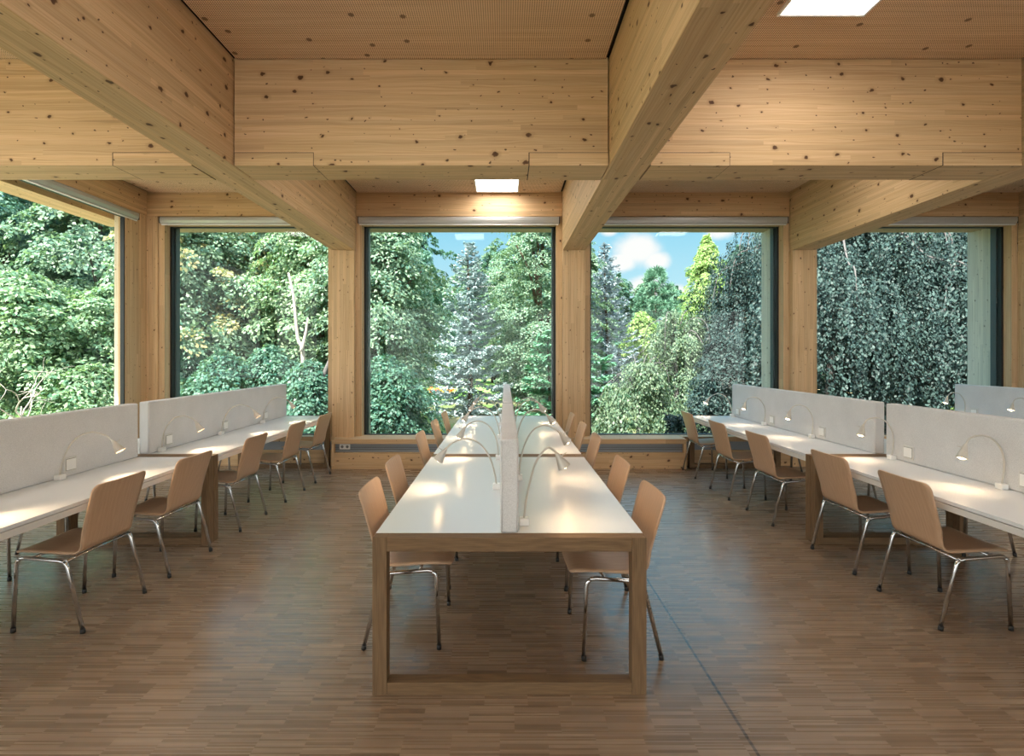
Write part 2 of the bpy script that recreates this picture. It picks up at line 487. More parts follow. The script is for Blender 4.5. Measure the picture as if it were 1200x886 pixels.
def window(n, a, b, axis, label, w0, z0=SILL, z1=3.615, fw=.085, fd=.13, gw=.032):
    """A glazed opening from A to B along x (axis 0) or y (axis 1); W0 is the inner face of the wood frame."""
    root = empty('window_%d' % n)
    struct(root, label, 'window')
    s = 1 if axis == 0 else -1

    def bx(nm, p0, p1, q0, q1, r0, r1, mat, ax, bev=.002):
        q0, q1 = (q0, q1) if axis == 0 else (s * q1, s * q0)
        lo, hi = ((p0, q0, r0), (p1, q1, r1)) if axis == 0 else ((q0, p0, r0), (q1, p1, r1))
        return MB().box(lo, hi, ax).build(nm, mat, root, bev)
    bx('frame_jamb', a, a + fw, w0, w0 + fd, z0, z1, TRIM, 2)
    bx('frame_jamb', b - fw, b, w0, w0 + fd, z0, z1, TRIM, 2)
    bx('frame_head', a + fw, b - fw, w0, w0 + fd, 3.50, z1, TRIM, axis)
    g0, g1 = w0 + fd, w0 + fd + (.06 if axis == 0 else .046)
    for (p0, p1) in ((a + fw - .004, a + fw + gw), (b - fw - gw, b - fw + .004)):
        bx('gasket', p0, p1, g0 - .004, g1, z0, z1, GASK, 2, 0)
    bx('gasket', a + fw, b - fw, g0 - .004, g1, 3.488, 3.53, GASK, axis, 0)
    bx('gasket', a + fw, b - fw, g0 - .004, g1, z0 - .01, z0 + .012, GASK, axis, 0)
    bx('glass_pane', a + fw + .01, b - fw - .01, g0 + .018, g0 + .042, z0 + .002, 3.52, GLASS, axis, 0)
    # outer metal rebate
    if axis == 1: return root
    for (p0, p1) in ((a + fw + gw - .006, a + fw + gw + .018), (b - fw - gw - .018, b - fw - gw + .006)):
        bx('outer_rebate', p0, p1, g1 + .001, g1 + (.09 if axis == 0 else .02), z0, 3.56, GREYFR, 2, 0)
    return root


WIN = [(-5.038, -2.49), (-2.17, .83), (1.15, 4.13), (4.45, 7.45), (7.77, XR)]
wl = ['window onto the leafy deciduous trees next to the room corner', 'central window onto the blue spruce and maple', 'window showing sky, spruces and weeping trees',
      'window onto the dark weeping beech', 'window beyond the dark weeping beech']
for i, (a, b) in enumerate(WIN):
    window(i + 1, a, b, 0, wl[i], 7.595)
for k, (a, b) in enumerate(((3.952, 7.148), (.452, 3.598), (-6.9, .1))):
    window(6 + k, a, b, 1, ['side window onto the hazel and dead branches, by the corner', 'side window next to the viewer', 'side window behind the viewer'][k], 5.197, fw=.004, fd=.010, gw=.02)

# roller blind casings under the lintels
bl = ['over the window by the room corner', 'over the central window', 'over the window showing sky', 'over the dark beech window', 'over the last back window']


def blind(a, b, axis, q, label):
    root = empty('roller_blind')
    tag(root, label, 'blind', 'roller blind casings under the lintels')
    def P(p, d, z): return (p, q + d, z) if axis == 0 else (-(q + d), p, z)
    prof = [(.0, 3.602), (-.008, 3.585), (-.008, 3.55), (.006, 3.512), (.03, 3.50), (.075, 3.50), (.075, 3.602)]
    m = MB()
    rows = [[P(p, d, z) for d, z in prof + prof[:1]] for p in (a, b)]
    if axis == 1: rows = rows[::-1]
    m.grid(rows, [[(p, i * .03) for i in range(len(prof) + 1)] for p in (a, b)], False)
    for p in (a, b):
        i0 = len(m.v); m.v += [P(p, d, z) for d, z in prof]; m.face(range(i0, i0 + len(prof)), [(0, 0)] * len(prof))
    m.build('casing', ALU, root)
    lo, hi = P(a + .01, .012, 3.487), P(b - .01, .034, 3.499)
    MB().box([min(x, y) for x, y in zip(lo, hi)], [max(x, y) for x, y in zip(lo, hi)], axis).build('bottom_bar', PLAST, root)
    for p in (a - .012, b):
        lo, hi = P(p, -.004, 3.51), P(p + .012, .07, 3.60)
        MB().box([min(x, y) for x, y in zip(lo, hi)], [max(x, y) for x, y in zip(lo, hi)], axis).build('end_bracket', GASK, root)
    return root


for (a, b), t in zip(WIN, bl):
    blind(a + .05, b - .05, 0, 7.545 if a > -4.9 else 7.545, 'grey roller blind casing ' + t)
blind(4.05, 7.36, 1, 5.165, 'grey roller blind casing over the side window by the corner')
blind(.5, 3.55, 1, 5.165, 'grey roller blind casing over the side window next to the viewer')

# flush square ceiling lights; most unlabelled ones are unseen additions to brighten the room
LIGHTS = [((-.415, 6.87), 'square flush ceiling light above the lintel of the central window'),
          ((1.872, 3.0), 'square flush ceiling light in front of the deep cross beam'),
          ((2.9, 5.25), None), ((-4.2, 5.2), None), ((-1.0, 4.9), None), ((5.6, 5.2), None), ((-.9, 2.1), None), ((-4.2, 2.1), None), ((5.4, 2.2), None), ((2.6, -.2), None),
          ((-.9, -2.4), None), ((-4.2, -2.4), None), ((5.6, -2.4), None), ((2.6, -4.6), None), ((8.6, 2.0), None)]
first = None
for (x, y), lab in LIGHTS:
    if first is None:
        root = empty('ceiling_light', (x, y, CEIL))
        m = MB(); t = .018; w = .605
        m.box((0, 0, -.022), (w, t, .004)).box((0, w - t, -.022), (w, w, .004)).box((0, t, -.022), (t, w - t, .004)).box((w - t, t, -.022), (w, w - t, .004))
        m.build('frame', PLAST, root)
        MB().box((t, t, -.010), (w - t, w - t, -.004)).build('diffuser', PANEL, root)
        first = root
    else:
        root = copy_tree(first); root.location = (x, y, CEIL)
    tag(root, lab or 'unseen square ceiling light to brighten the room', 'ceiling light', 'flush ceiling lights')
# ================================================================ furniture
def make_table(L):
    root = empty('reading_table')
    W, hh, e = 1.29, .74, .068
    x, y = W / 2, L / 2
    MB().box((-x, -y + e + .001, hh - .022), (x, y - e - .001, hh), 1).build('tabletop', WHITE, root, .0015)
    for s in (-1, 1):
        lo, hi = sorted((s * (x - .002), s * (x - .026)))
        MB().box((lo, -y + e + .001, hh - .064), (hi, y - e - .001, hh - .0265), 1).build('apron', APRON, root, .001)
        MB().box((-x + e + .0005, *sorted((s * y, s * (y - e)))[:1], hh - .066), (x - e - .0005, sorted((s * y, s * (y - e)))[1], hh), 0).build('end_rail', OAK, root, .002)
        MB().box((-x + e + .0005, sorted((s * y, s * (y - e)))[0], 0), (x - e - .0005, sorted((s * y, s * (y - e)))[1], .058), 0).build('stretcher', OAK, root, .002)
        for t in (-1, 1):
            a, b = sorted((t * x, t * (x - e))), sorted((s * y, s * (y - e)))
            MB().box((a[0], b[0], 0), (a[1], b[1], hh), 2).build('leg', OAK, root, .002)
    return root


def make_screen(L):
    root = empty('desk_screen')
    MB().box((-.045, -L / 2, 0), (.045, L / 2, .452), 1).build('felt_body', FELT, root, .012, 3)
    for s in (-1, 1):
        y = s * (L / 2 + .0005)
        p = [(-.036, y, .004), (-.036, y, .443), (.036, y, .443), (.036, y, .004)]
        MB().tube([Vector(q) for q in p], .0022, 6).build('piping', FELT, root)
    return root


Y0, YS, YE = 2.455, 4.48, 7.47
LN, LF = YS - Y0 - .003, YE - YS - .003
near_t, far_t = make_table(LN), make_table(LF)
near_s, far_s = make_screen(4.415 - 2.518), make_screen(7.41 - 4.548)
used = set()


def place(proto, loc, rz=0.0, label=None, cat=None, group=None):
    if proto.name not in used:
        used.add(proto.name); o = proto
    else:
        o = copy_tree(proto)
    o.location = loc; o.rotation_euler = (0, 0, rz)
    return tag(o, label, cat, group)


ROWS = {'side': (-3.145, 'by the glazed side wall'), 'mid': (.02, 'in the middle of the room'), 'lamp': (3.262, 'in the lamp lit row')}
YN, YF = (Y0 + YS - .003) / 2, (YS + YE) / 2 + .0015
for k, (x, t) in ROWS.items():
    place(near_t, (x, YN, 0), 0, 'white topped oak framed table %s, the shorter one' % t, 'table', 'reading tables')
    place(far_t, (x, YF, 0), 0, 'long white topped oak framed table %s, ending at the windows' % t, 'table', 'reading tables')
    place(near_s, (x, (2.518 + 4.415) / 2, .7405), 0, 'pale grey felt screen on the shorter table %s' % t, 'desk screen', 'felt desk screens')
    place(far_s, (x, (4.548 + 7.41) / 2, .7405), 0, 'pale grey felt screen on the window table %s' % t, 'desk screen', 'felt desk screens')
X3 = 6.42
place(far_t, (X3, YF, 0), 0, 'white topped table glimpsed beyond the lamp lit row', 'table', 'reading tables')
place(far_s, (X3, (4.548 + 7.41) / 2, .7405), 0, 'bluish felt screen beyond the lamp lit row, by the beech window', 'desk screen', 'felt desk screens')

# ---------------------------------------------------------------- chairs
def make_chair():
    root = empty('plywood_chair')
    prof = catmull([(0, -.258, .838), (0, -.238, .775), (0, -.205, .66), (0, -.177, .56), (0, -.158, .495), (0, -.145, .462), (0, -.122, .440), (0, -.088, .434),
                    (0, 0, .439), (0, .1, .446), (0, .19, .449), (0, .24, .444), (0, .266, .428)], 5)
    # densify the ends for rounded corners
    S = [0.0]
    for i in range(1, len(prof)): S.append(S[-1] + (prof[i] - prof[i - 1]).length)
    tot = S[-1]

    def at(s):
        for i in range(1, len(S)):
            if s <= S[i] + 1e-9:
                t = (s - S[i - 1]) / (S[i] - S[i - 1]); return prof[i - 1].lerp(prof[i], t)
        return prof[-1]
    rt, rf = .042, .07
    ss = [rt * (1 - math.cos(math.pi / 2 * k / 6)) for k in range(7)]
    mid = [s for s in S if rt + .012 < s < tot - rf - .012]
    ss += mid + [tot - rf * (1 - math.cos(math.pi / 2 * k / 6)) for k in range(6, -1, -1)]
    split = min(range(len(ss)), key=lambda i: abs(at(ss[i]).z - .447) + (abs(at(ss[i]).y + .133) * 3))
    NX = 12

    def hw(s):
        back = .204 + .015 * max(0, 1 - s / .4) - .004 * max(0, 1 - abs(s - .41) / .12)
        w = back
        if s < rt: w = back - rt + math.sqrt(max(0, rt * rt - (rt - s) ** 2))
        if tot - s < rf: d = tot - s; w = back - rf + math.sqrt(max(0, rf * rf - (rf - d) ** 2))
        return w
    rows, uvs = [], []
    for s in ss:
        p = at(s); w = hw(s); r, q = [], []
        kb = max(0.0, min(1.0, (p.z - .46) / .1)); kf = max(0.0, min(1.0, (p.y + .05) / .1)) if p.z < .46 else 0
        for j in range(NX + 1):
            t = -1 + 2 * j / NX; x = w * t
            r.append((x, p.y + .016 * kb * (x / .21) ** 2, p.z - .007 * kf * (1 - (x / .21) ** 2)))
            q.append((x + .5, s))
        rows.append(r); uvs.append(q)
    for nm, i0, i1 in (('backrest', 0, split + 1), ('seat', split, len(ss))):
        o = MB().grid(rows[i0:i1], uvs[i0:i1]).build(nm, BEECH, root)
        sd = o.modifiers.new('ply', 'SOLIDIFY'); sd.thickness = .011; sd.offset = 0
    for s in (-1, 1):
        F0, F1, R1, R0 = (s * .25, .205, .012), (s * .246, .188, .432), (s * .25, -.105, .409), (s * .252, -.205, .012)
        fa, fb = fillet(F0, F1, R1, .055), fillet(F1, R1, R0, .04)
        for nm, pts in (('leg', [F0] + fa[:5]), ('side_rail', fa[4:] + fb[:4]), ('leg', fb[3:] + [R0])):
            o = MB().tube(pts, .0115, 12).build(nm, CHROME, root)
            if nm == 'leg':
                q = Vector(F0 if pts[0] == F0 else R0)
                up = (Vector(pts[1] if pts[0] == F0 else pts[-2]) - q).normalized()
                MB().tube([q + Vector((0, 0, -.012)), q + up * .014], .0132, 12).build('foot_cap', RUBBER, o)
    MB().tube([(-.25, -.104, .411), (.25, -.104, .411)], .0095, 10).build('cross_bar', CHROME, root)
    MB().tube([(-.247, .10, .426), (.247, .10, .426)], .0085, 10).build('cross_bar', CHROME, root)
    return root


chair = make_chair()
rnd = random.Random(4)
ORD = ['fifth', 'fourth', 'third', 'second', 'first']


def seat_row(xs, ys, face, text, group, jig=.012):
    for i, (x, y) in enumerate(zip(xs, ys)):
        place(chair, (x, y, 0), (R(90) if face < 0 else R(-90)) + rnd.uniform(-.03, .03), 'beech plywood chair %s, %s from the windows' % (text, ORD[i]), 'chair', group)


seat_row([-2.63, -2.61, -2.605, -2.585, -2.57], [3.26, 4.01, 4.99, 5.93, 6.79], -1, 'on the aisle side of the side wall row', 'chairs of the side wall row')
seat_row([2.735, 2.742, 2.70, 2.665, 2.675], [3.285, 4.06, 5.135, 6.01, 7.02], 1, 'on the aisle side of the lamp lit row', 'chairs of the lamp lit row')
seat_row([-.565, -.585, -.60, -.59, -.58], [3.09, 3.82, 5.12, 6.08, 6.98], 1, 'at central tables, side towards the side glazing', 'chairs at the central tables')
seat_row([.61, .615, .635, .635, .635], [2.99, 3.80, 4.98, 5.85, 6.82], -1, 'at central tables, side towards the lamp lit row', 'chairs at the central tables')
seat_row([-3.72] * 5, [2.95, 3.95, 5.0, 5.95, 6.9], 1, 'between side glazing and table, legs showing underneath', 'chairs behind the side wall row')
seat_row([3.85] * 5, [2.95, 3.9, 5.0, 5.95, 6.9], -1, 'behind the lamp lit row, legs showing underneath', 'chairs behind the lamp lit row')

# ---------------------------------------------------------------- gooseneck lamps
POSE = {  # (outward u, height above the table) of the gooseneck, then the rim centre of the shade
    'wide': ([(0, .03), (.012, .10), (.045, .205), (.11, .292), (.20, .322), (.285, .295), (.33, .252)], (.375, .185)),
    'tight': ([(0, .03), (-.012, .12), (-.005, .225), (.05, .312), (.13, .343), (.205, .325), (.238, .275)], (.258, .198)),
    'tall': ([(0, .03), (.012, .13), (.042, .25), (.10, .345), (.18, .375), (.25, .348), (.288, .315)], (.335, .258)),
    'kink': ([(0, .03), (.012, .13), (.030, .215), (.062, .32), (.117, .388), (.150, .375), (.170, .352)], (.205, .292)),
    'low': ([(0, .03), (.005, .10), (.03, .20), (.09, .285), (.17, .315), (.245, .292), (.285, .25)], (.325, .178)),
}


def make_lamp(pose, yaw=0.0, recess=0.0):
    """Gooseneck desk lamp reaching towards +x."""
    root = empty('desk_lamp')
    P, rim = POSE[pose]
    MB().box((-.022, -.026, 0), (.024, .026, .036), 0).build('base', PLAST, root, .004)
    ca, sa = math.cos(yaw), math.sin(yaw)
    M = lambda u, z: Vector((u * ca, u * sa, z))
    path = catmull([M(u, z) for u, z in P], 6)
    MB().tube(path, .0056, 8).build('gooseneck', LAMPW, root)
    a, b = M(*P[-1]), M(*rim)
    ax = (b - a).normalized()
    L = (b - a).length
    sh = MB()
    ring = [(-.012, .008), (0, .0125), (.2 * L, .016), (.55 * L, .0245), (L, .0345)]
    sh.tube([a + ax * t for t, _ in ring], [r for _, r in ring], 18, caps=False)
    sh.tube([a + ax * (t + (.0 if t < L else -.0005)) for t, _ in ring[::-1]][:4], [r - .0016 for _, r in ring[::-1]][:4], 18, caps=False)
    b0 = len(sh.v); sh.v += [tuple(a + ax * -.012)]
    shade = sh.build('lamp_shade', LAMPW, root)
    side = ax.cross(Vector((-sa, ca, 0))).normalized()
    if side.z < 0: side = -side
    MB().tube([a + ax * .012, a + ax * .012 + side * .045], .0022, 6).build('switch_pin', LAMPW, shade)
    bb = MB()
    k = 8
    rows = []
    for i in range(5):
        th = math.pi / 2 * i / 4
        c = b - ax * (.012 + recess - .020 * math.sin(th)); rr = (.025 - recess * .5) * math.cos(th) + .0004
        n1 = ax.orthogonal().normalized(); n2 = ax.cross(n1)
        rows.append([c + (n1 * math.cos(2 * math.pi * j / k) + n2 * math.sin(2 * math.pi * j / k)) * rr for j in range(k + 1)])
    bb.grid(rows, [[(0, 0)] * (k + 1)] * 5)
    bb.build('bulb', BULB, root)
    ld = bpy.data.lights.new('lamp_light', 'SPOT')
    ld.energy = LAMP_W; ld.color = (1.0, .72, .45); ld.spot_size = R(125); ld.spot_blend = .6; ld.shadow_soft_size = .02
    lo = bpy.data.objects.new('lamp_light', ld); COL.objects.link(lo); lo.parent = root
    lo.location = b + ax * .004
    lo.rotation_mode = 'QUATERNION'; lo.rotation_quaternion = (-ax).to_track_quat('Z', 'Y')
    return root


LAMP_W = 3.2
TT = .7405


def lamps(x, ys, face, poses, text, yaws=None, group=None, shift=0, recess=0.0):
    n = len(ys)
    for i, y in enumerate(ys):
        o = make_lamp(poses[i], (yaws[i] if yaws else rnd.uniform(-.06, .06)), recess)
        o.location = (x, y, TT); o.rotation_euler = (0, 0, 0 if face > 0 else math.pi)
        tag(o, 'gooseneck lamp %s, %s from the windows' % (text, ORD[i + shift]), 'lamp', group)


lamps(-3.145 + .075, [2.62, 3.60, 4.67, 5.645, 6.61], 1, ['wide', 'wide', 'low', 'wide', 'wide'], 'on the side wall row', [.2, .18, .15, .2, .2], 'lamps of the side wall row', recess=.016)
lamps(3.262 - .075, [3.35, 4.305, 5.43, 6.43, 7.33], -1, ['tight', 'tight', 'tight', 'tight', 'wide'], 'glowing on the lamp lit row', [.0, .0, .06, .05, .0], 'lamps of the lamp lit row')
lamps(.02 + .075, [2.645, 3.60, 4.67, 5.645, 6.61], 1, ['kink', 'tall', 'tall', 'tall', 'wide'], 'at central tables, bent away from side glazing', [.0, .0, .0, .1, .0], 'lamps of the central tables')
lamps(.02 - .075, [3.35, 4.31, 5.43, 6.43, 7.33], -1, ['wide', 'low', 'wide', 'wide', 'wide'], 'at central tables, bent towards side glazing', None, 'lamps of the central tables')
lamps(X3 - .075, [5.4, 6.3, 7.22], -1, ['tight', 'tight', 'tight'], 'on the table beyond the lamp lit row', None, 'lamps beyond the lamp lit row', 2)


# ---------------------------------------------------------------- power sockets on the felt screens
def make_socket(n=1):
    root = empty('power_socket')
    w = .052 + .053 * (n - 1) * 0 + (.053 * (n - 1) / 1 if n > 1 else 0)
    MB().box((0, -.055, -.052), (.010, .055, .052), 2).build('surround', SURR, root, .003)
    MB().box((.0102, -.040, -.038), (.0165, .040, .038), 2).build('cover_flap', PLAST, root, .002)
    MB().box((.0098, -.043, -.041), (.0108, .043, .041), 2).build('joint_line', SLOT, root)
    return root


sock = make_socket()
for xx, ys, rz, off, text in ((-3.145 + .0455, [2.74, 3.715, 4.80, 5.77, 6.74], 0, 0, 'on the felt screen of the side wall row'), (3.262 - .0455, [3.21, 4.157, 5.29, 6.28, 7.2], math.pi, 0, 'on the felt screen of the lamp lit row'),
                         (X3 - .0455, [5.27, 6.17, 7.09], math.pi, 2, 'on the felt screen beyond the lamp lit row')):
    for i, y in enumerate(ys):
        place(sock, (xx, y, .825), rz, 'square power socket %s, %s from the windows' % (text, ORD[i + off]), 'socket', 'power sockets on the felt screens')
# double socket on the window bench grille
root = empty('double_wall_socket', (-2.27, 7.3995, .305))
tag(root, 'white double wall socket on the window bench grille under the column', 'socket')
MB().box((-.075, -.012, -.036), (.075, 0, .036), 0).build('surround', PLAST, root, .003)
for sx in (-.036, .036):
    m = MB().tube([(sx, -.0135, 0), (sx, -.0118, 0)], .021, 16)
    f = m.build('socket_well', SLOT, root)
    for hx in (-.008, .008):
        MB().tube([(sx + hx, -.0145, 0), (sx + hx, -.0130, 0)], .003, 8).build('pin_hole', GASK, f)
# ================================================================ the garden
GZ = -.8
FINE = .62


def leaf_mat(name, c1, c2, tr=.28, rough=.45, spec=.26, tcol=None):
    a = NT(name)
    r = a.n('ShaderNodeNewGeometry').outputs['Random Per Island']
    c = a.mix(r, c1, c2)
    p = a.n('ShaderNodeBsdfPrincipled', {'Roughness': rough, 'Specular IOR Level': spec})
    a.set(p, 'Base Color', c)
    t = a.n('ShaderNodeBsdfTranslucent')
    a.set(t, 'Color', a.mix(1.0, c, tcol or (1.25, 1.35, .7), 'MULTIPLY'))
    return a.surf(a.n('ShaderNodeMixShader', {0: tr, 1: p, 2: t}))


LEAF = leaf_mat('maple_leaf', (.055, .145, .105), (.235, .335, .225))
LEAFB = leaf_mat('hazel_leaf', (.08, .19, .115), (.285, .39, .235))
LEAFY = leaf_mat('turning_leaf', (.22, .25, .11), (.40, .34, .18))
LEAFD = leaf_mat('understory_leaf', (.03, .11, .085), (.12, .235, .165))
LEAFC = leaf_mat('poplar_leaf', (.15, .28, .09), (.34, .46, .17))
LEAFP = leaf_mat('weeping_leaf', (.04, .095, .06), (.18, .25, .155))
LEAFK = leaf_mat('shade_toned_beech_leaf', (.004, .016, .016), (.052, .092, .084), .1, .5, .18, (1, 1, .8))  # the beech's shade is put into this leaf colour; shrub and hedge share it
NEEDB = leaf_mat('blue_spruce_needle', (.19, .29, .29), (.44, .53, .54), .1, .6, .2, (1, 1, 1))
NEEDG = leaf_mat('grey_spruce_needle', (.19, .27, .30), (.43, .51, .55), .1, .6, .2, (1, 1, 1))
NEEDP = leaf_mat('pine_needle', (.07, .18, .12), (.17, .33, .22), .1, .6, .2, (1, 1, 1))
NEEDY = leaf_mat('yew_needle', (.06, .19, .11), (.16, .36, .22), .15, .5, .3, (1, 1, .8))
BARK = plain('grey_brown_bark', (.10, .075, .055), .9, spec=.1)
BARKL = plain('pale_birch_bark', (.36, .33, .29), .8, spec=.1)
BARKG = plain('grey_beech_bark', (.11, .105, .105), .8, spec=.1)
TWIG = plain('bleached_dead_wood', (.38, .35, .31), .85, spec=.1)


def nrm(a):
    return a / np.maximum(np.linalg.norm(a, axis=-1, keepdims=True), 1e-9)


def leaves(name, C, D, N, L, Wd, mat, parent, fold=.18):
    """A mesh of diamond leaves: centres C, long axes D, normals N, lengths L, widths Wd."""
    D = nrm(D); S = nrm(np.cross(D, N)); N = np.cross(S, D)
    L = L[:, None]; Wd = Wd[:, None]
    V = np.stack([C - D * L * .5, C + S * Wd * .5 + N * Wd * fold + D * L * .06, C + D * L * .5, C - S * Wd * .5 + N * Wd * fold + D * L * .06], 1).reshape(-1, 3)
    n = len(C)
    me = bpy.data.meshes.new(name)
    me.vertices.add(4 * n); me.loops.add(4 * n); me.polygons.add(n)
    me.vertices.foreach_set('co', V.astype(np.float32).ravel())
    me.loops.foreach_set('vertex_index', np.arange(4 * n, dtype=np.int32))
    me.polygons.foreach_set('loop_start', np.arange(0, 4 * n, 4, dtype=np.int32))
    me.polygons.foreach_set('loop_total', np.full(n, 4, dtype=np.int32))
    me.update(calc_edges=True)
    me.materials.append(mat)
    o = bpy.data.objects.new(name, me); COL.objects.link(o); o.parent = parent
    return o


def sph(rng, n):
    return nrm(rng.normal(size=(n, 3)))


def sprays(rng, cen, nor, rad, per, leaf, thick=.1, wild=.38, droop=.35):
    """Leaf positions in discs around CEN (n,3) with normals NOR."""
    n = len(cen)
    a = np.abs(nor[:, 2:3]) < .95
    t1 = nrm(np.cross(nor, np.where(a, [[0, 0, 1.]], [[1., 0, 0]]))); t2 = np.cross(nor, t1)
    r = np.sqrt(rng.random((n, per))) ; th = rng.random((n, per)) * 2 * np.pi
    rr = r * rad[:, None]
    rv = t1[:, None] * (rr * np.cos(th))[..., None] + t2[:, None] * (rr * np.sin(th))[..., None]
    P = cen[:, None] + rv + nor[:, None] * (rng.normal(size=(n, per)) * thick * rad[:, None])[..., None]
    P[..., 2] -= droop * rad[:, None] * r * r
    Nn = nrm(nor[:, None] + rng.normal(size=(n, per, 3)) * wild)
    Dd = nrm(rv + rng.normal(size=(n, per, 3)) * .25 * rad[:, None, None] + np.array([0, 0, -.25]) * rad[:, None, None])
    P, Nn, Dd = P.reshape(-1, 3), Nn.reshape(-1, 3), Dd.reshape(-1, 3)
    s = leaf * rng.uniform(.65, 1.25, len(P))
    return P, Dd, Nn, s


def trunk_mesh(name, h, r, parent, mat=BARK, rng=None, branches=(), lean=(0, 0)):
    m = MB()
    pts = [(lean[0] * t * t * h + .03 * h * math.sin(t * 5) * .3, lean[1] * t * t * h, t * h) for t in [k / 7 for k in range(8)]]
    m.tube(pts, [r * (1 - .82 * k / 7) for k in range(8)], 8)
    m.build(name, mat, parent)
    for b in branches:
        n = len(b[0]); mb = MB()
        mb.tube(b[0], [b[1] * (1 - .75 * k / (n - 1)) for k in range(n)], 6)
        mb.build('branch', mat, parent)


def broadleaf(name, label, x, y, h, r, seed, mat, leaf=.17, ncl=300, per=80, base=.08, shape='oval', cat='tree', group=None, trunk=True, mat2=None, flat=.9, spray=.44):
    ncl = int(ncl * 1.9); per = int(per * .55)
    rng = np.random.default_rng(seed)
    root = empty(name, (x, y, GZ)); tag(root, label, cat, group)
    t = base + (1 - base) * rng.random(ncl) ** .95
    if shape == 'oval': prof = np.sin(np.clip(t * .93 + .1, 0, 1) * np.pi) ** .55
    elif shape == 'column': prof = np.clip(np.sin(np.clip(t, 0, 1) ** .75 * np.pi), 0, 1) ** .8
    else: prof = np.sqrt(np.clip(1 - t ** 2.2, 0, 1))
    az = rng.random(ncl) * 2 * np.pi
    lob = 1 + .16 * np.sin(az * 3 + seed + t * 6) + .12 * np.sin(az * 5 - t * 11 + seed * 2)
    q = np.clip(rng.random(ncl) ** .55, .25, 1)
    rr = r * prof * q * lob
    cen = np.stack([rr * np.cos(az), rr * np.sin(az), t * h], 1)
    out = np.stack([np.cos(az), np.sin(az), np.zeros(ncl)], 1)
    nor = nrm(out * .75 + np.array([0, 0, flat]) + rng.normal(size=(ncl, 3)) * .28)
    rad = spray * rng.uniform(.6, 1.15, ncl) * (.7 + .3 * prof) * min(1, r / 1.6 + .3)
    P, D, N, s = sprays(rng, cen, nor, rad, int(per * FINE ** -1.5), leaf * FINE)
    leaves('foliage', P, D, N, s, s * .62, mat, root)
    if mat2:
        sel = rng.random(ncl) < .12
        P, D, N, s = sprays(rng, cen[sel] * [1.05, 1.05, 1], nor[sel], rad[sel], int(per * FINE ** -1.5), leaf * FINE)
        leaves('turning_foliage', P, D, N, s, s * .62, mat2, root)
    if trunk:
        br = []
        for i in rng.choice(ncl, 9, replace=False):
            c = cen[i]; z0 = max(.25 * h, c[2] * .55)
            br.append(([(0, 0, z0), tuple(c * [.4, .4, 1] + [0, 0, -(c[2] - z0) * .35]), tuple(c)], .018 * h * .5))
        trunk_mesh('trunk', h * .93, .016 * h + .03, root, BARK, rng, br)
    return root


def conifer(name, label, x, y, h, r, seed, mat, needle=.17, droop=.18, gap=.30, taper=.95, per=26, base=.05, group=None, width=.26):
    rng = np.random.default_rng(seed)
    root = empty(name, (x, y, GZ)); tag(root, label, 'conifer', group)
    Ps, Ds, Ns = [], [], []
    z = base * h
    while z < h * .985:
        t = z / h
        Lb = r * (1 - t) ** taper + .08
        nb = int(6 + 5 * (1 - t))
        for k in range(nb):
            az = rng.random() * 2 * np.pi
            L = Lb * rng.uniform(.75, 1.12)
            n = max(8, int(per * L / r * 3.2))
            s = rng.random(n) ** .65
            d = np.array([np.cos(az), np.sin(az), 0]); sd = np.array([-np.sin(az), np.cos(az), 0])
            off = (rng.random(n) - .5) * 2 * width * L * (1.05 - s) * 1.3
            zz = -droop * L * np.sin(s * np.pi * .75) * 1.4 + .35 * L * t * s + rng.normal(size=n) * .03 - np.abs(off) * .25
            P = d * (s * L)[:, None] + sd * off[:, None] + np.array([0, 0, z]) + np.array([0, 0, 1]) * zz[:, None]
            D = d * .75 + sd * (np.sign(off) * .7)[:, None] + rng.normal(size=(n, 3)) * .3
            N = np.array([0, 0, 1.]) + rng.normal(size=(n, 3)) * .45
            Ps.append(P); Ds.append(D); Ns.append(N)
        z += gap * (1 - .45 * t) * rng.uniform(.8, 1.2)
    P, D, N = np.concatenate(Ps), np.concatenate(Ds), np.concatenate(Ns)
    s = needle * rng.uniform(.6, 1.2, len(P))
    leaves('foliage', P, D, N, s, s * .42, mat, root, .1)
    trunk_mesh('trunk', h * .97, .012 * h + .03, root)
    return root


def pine(name, label, x, y, h, r, seed, mat):
    rng = np.random.default_rng(seed)
    root = empty(name, (x, y, GZ)); tag(root, label, 'conifer')
    n = 190
    t = .25 + .75 * rng.random(n); az = rng.random(n) * 2 * np.pi
    rr = r * np.sqrt(np.clip(1.02 - t ** 2.4, .01, 1)) * rng.uniform(.5, 1, n)
    cen = np.stack([rr * np.cos(az), rr * np.sin(az), t * h], 1)
    up = nrm(np.stack([np.cos(az) * .7, np.sin(az) * .7, np.ones(n)], 1))
    per = 110
    D = nrm(sph(rng, n * per).reshape(n, per, 3) + up[:, None] * .75)
    P = cen[:, None] + D * rng.uniform(.05, .3, (n, per, 1))
    P, D = P.reshape(-1, 3), D.reshape(-1, 3)
    N = sph(rng, len(P))
    s = rng.uniform(.2, .32, len(P))
    leaves('foliage', P, D, N, s, s * .16, mat, root, .05)
    trunk_mesh('trunk', h * .9, .1, root)
    return root


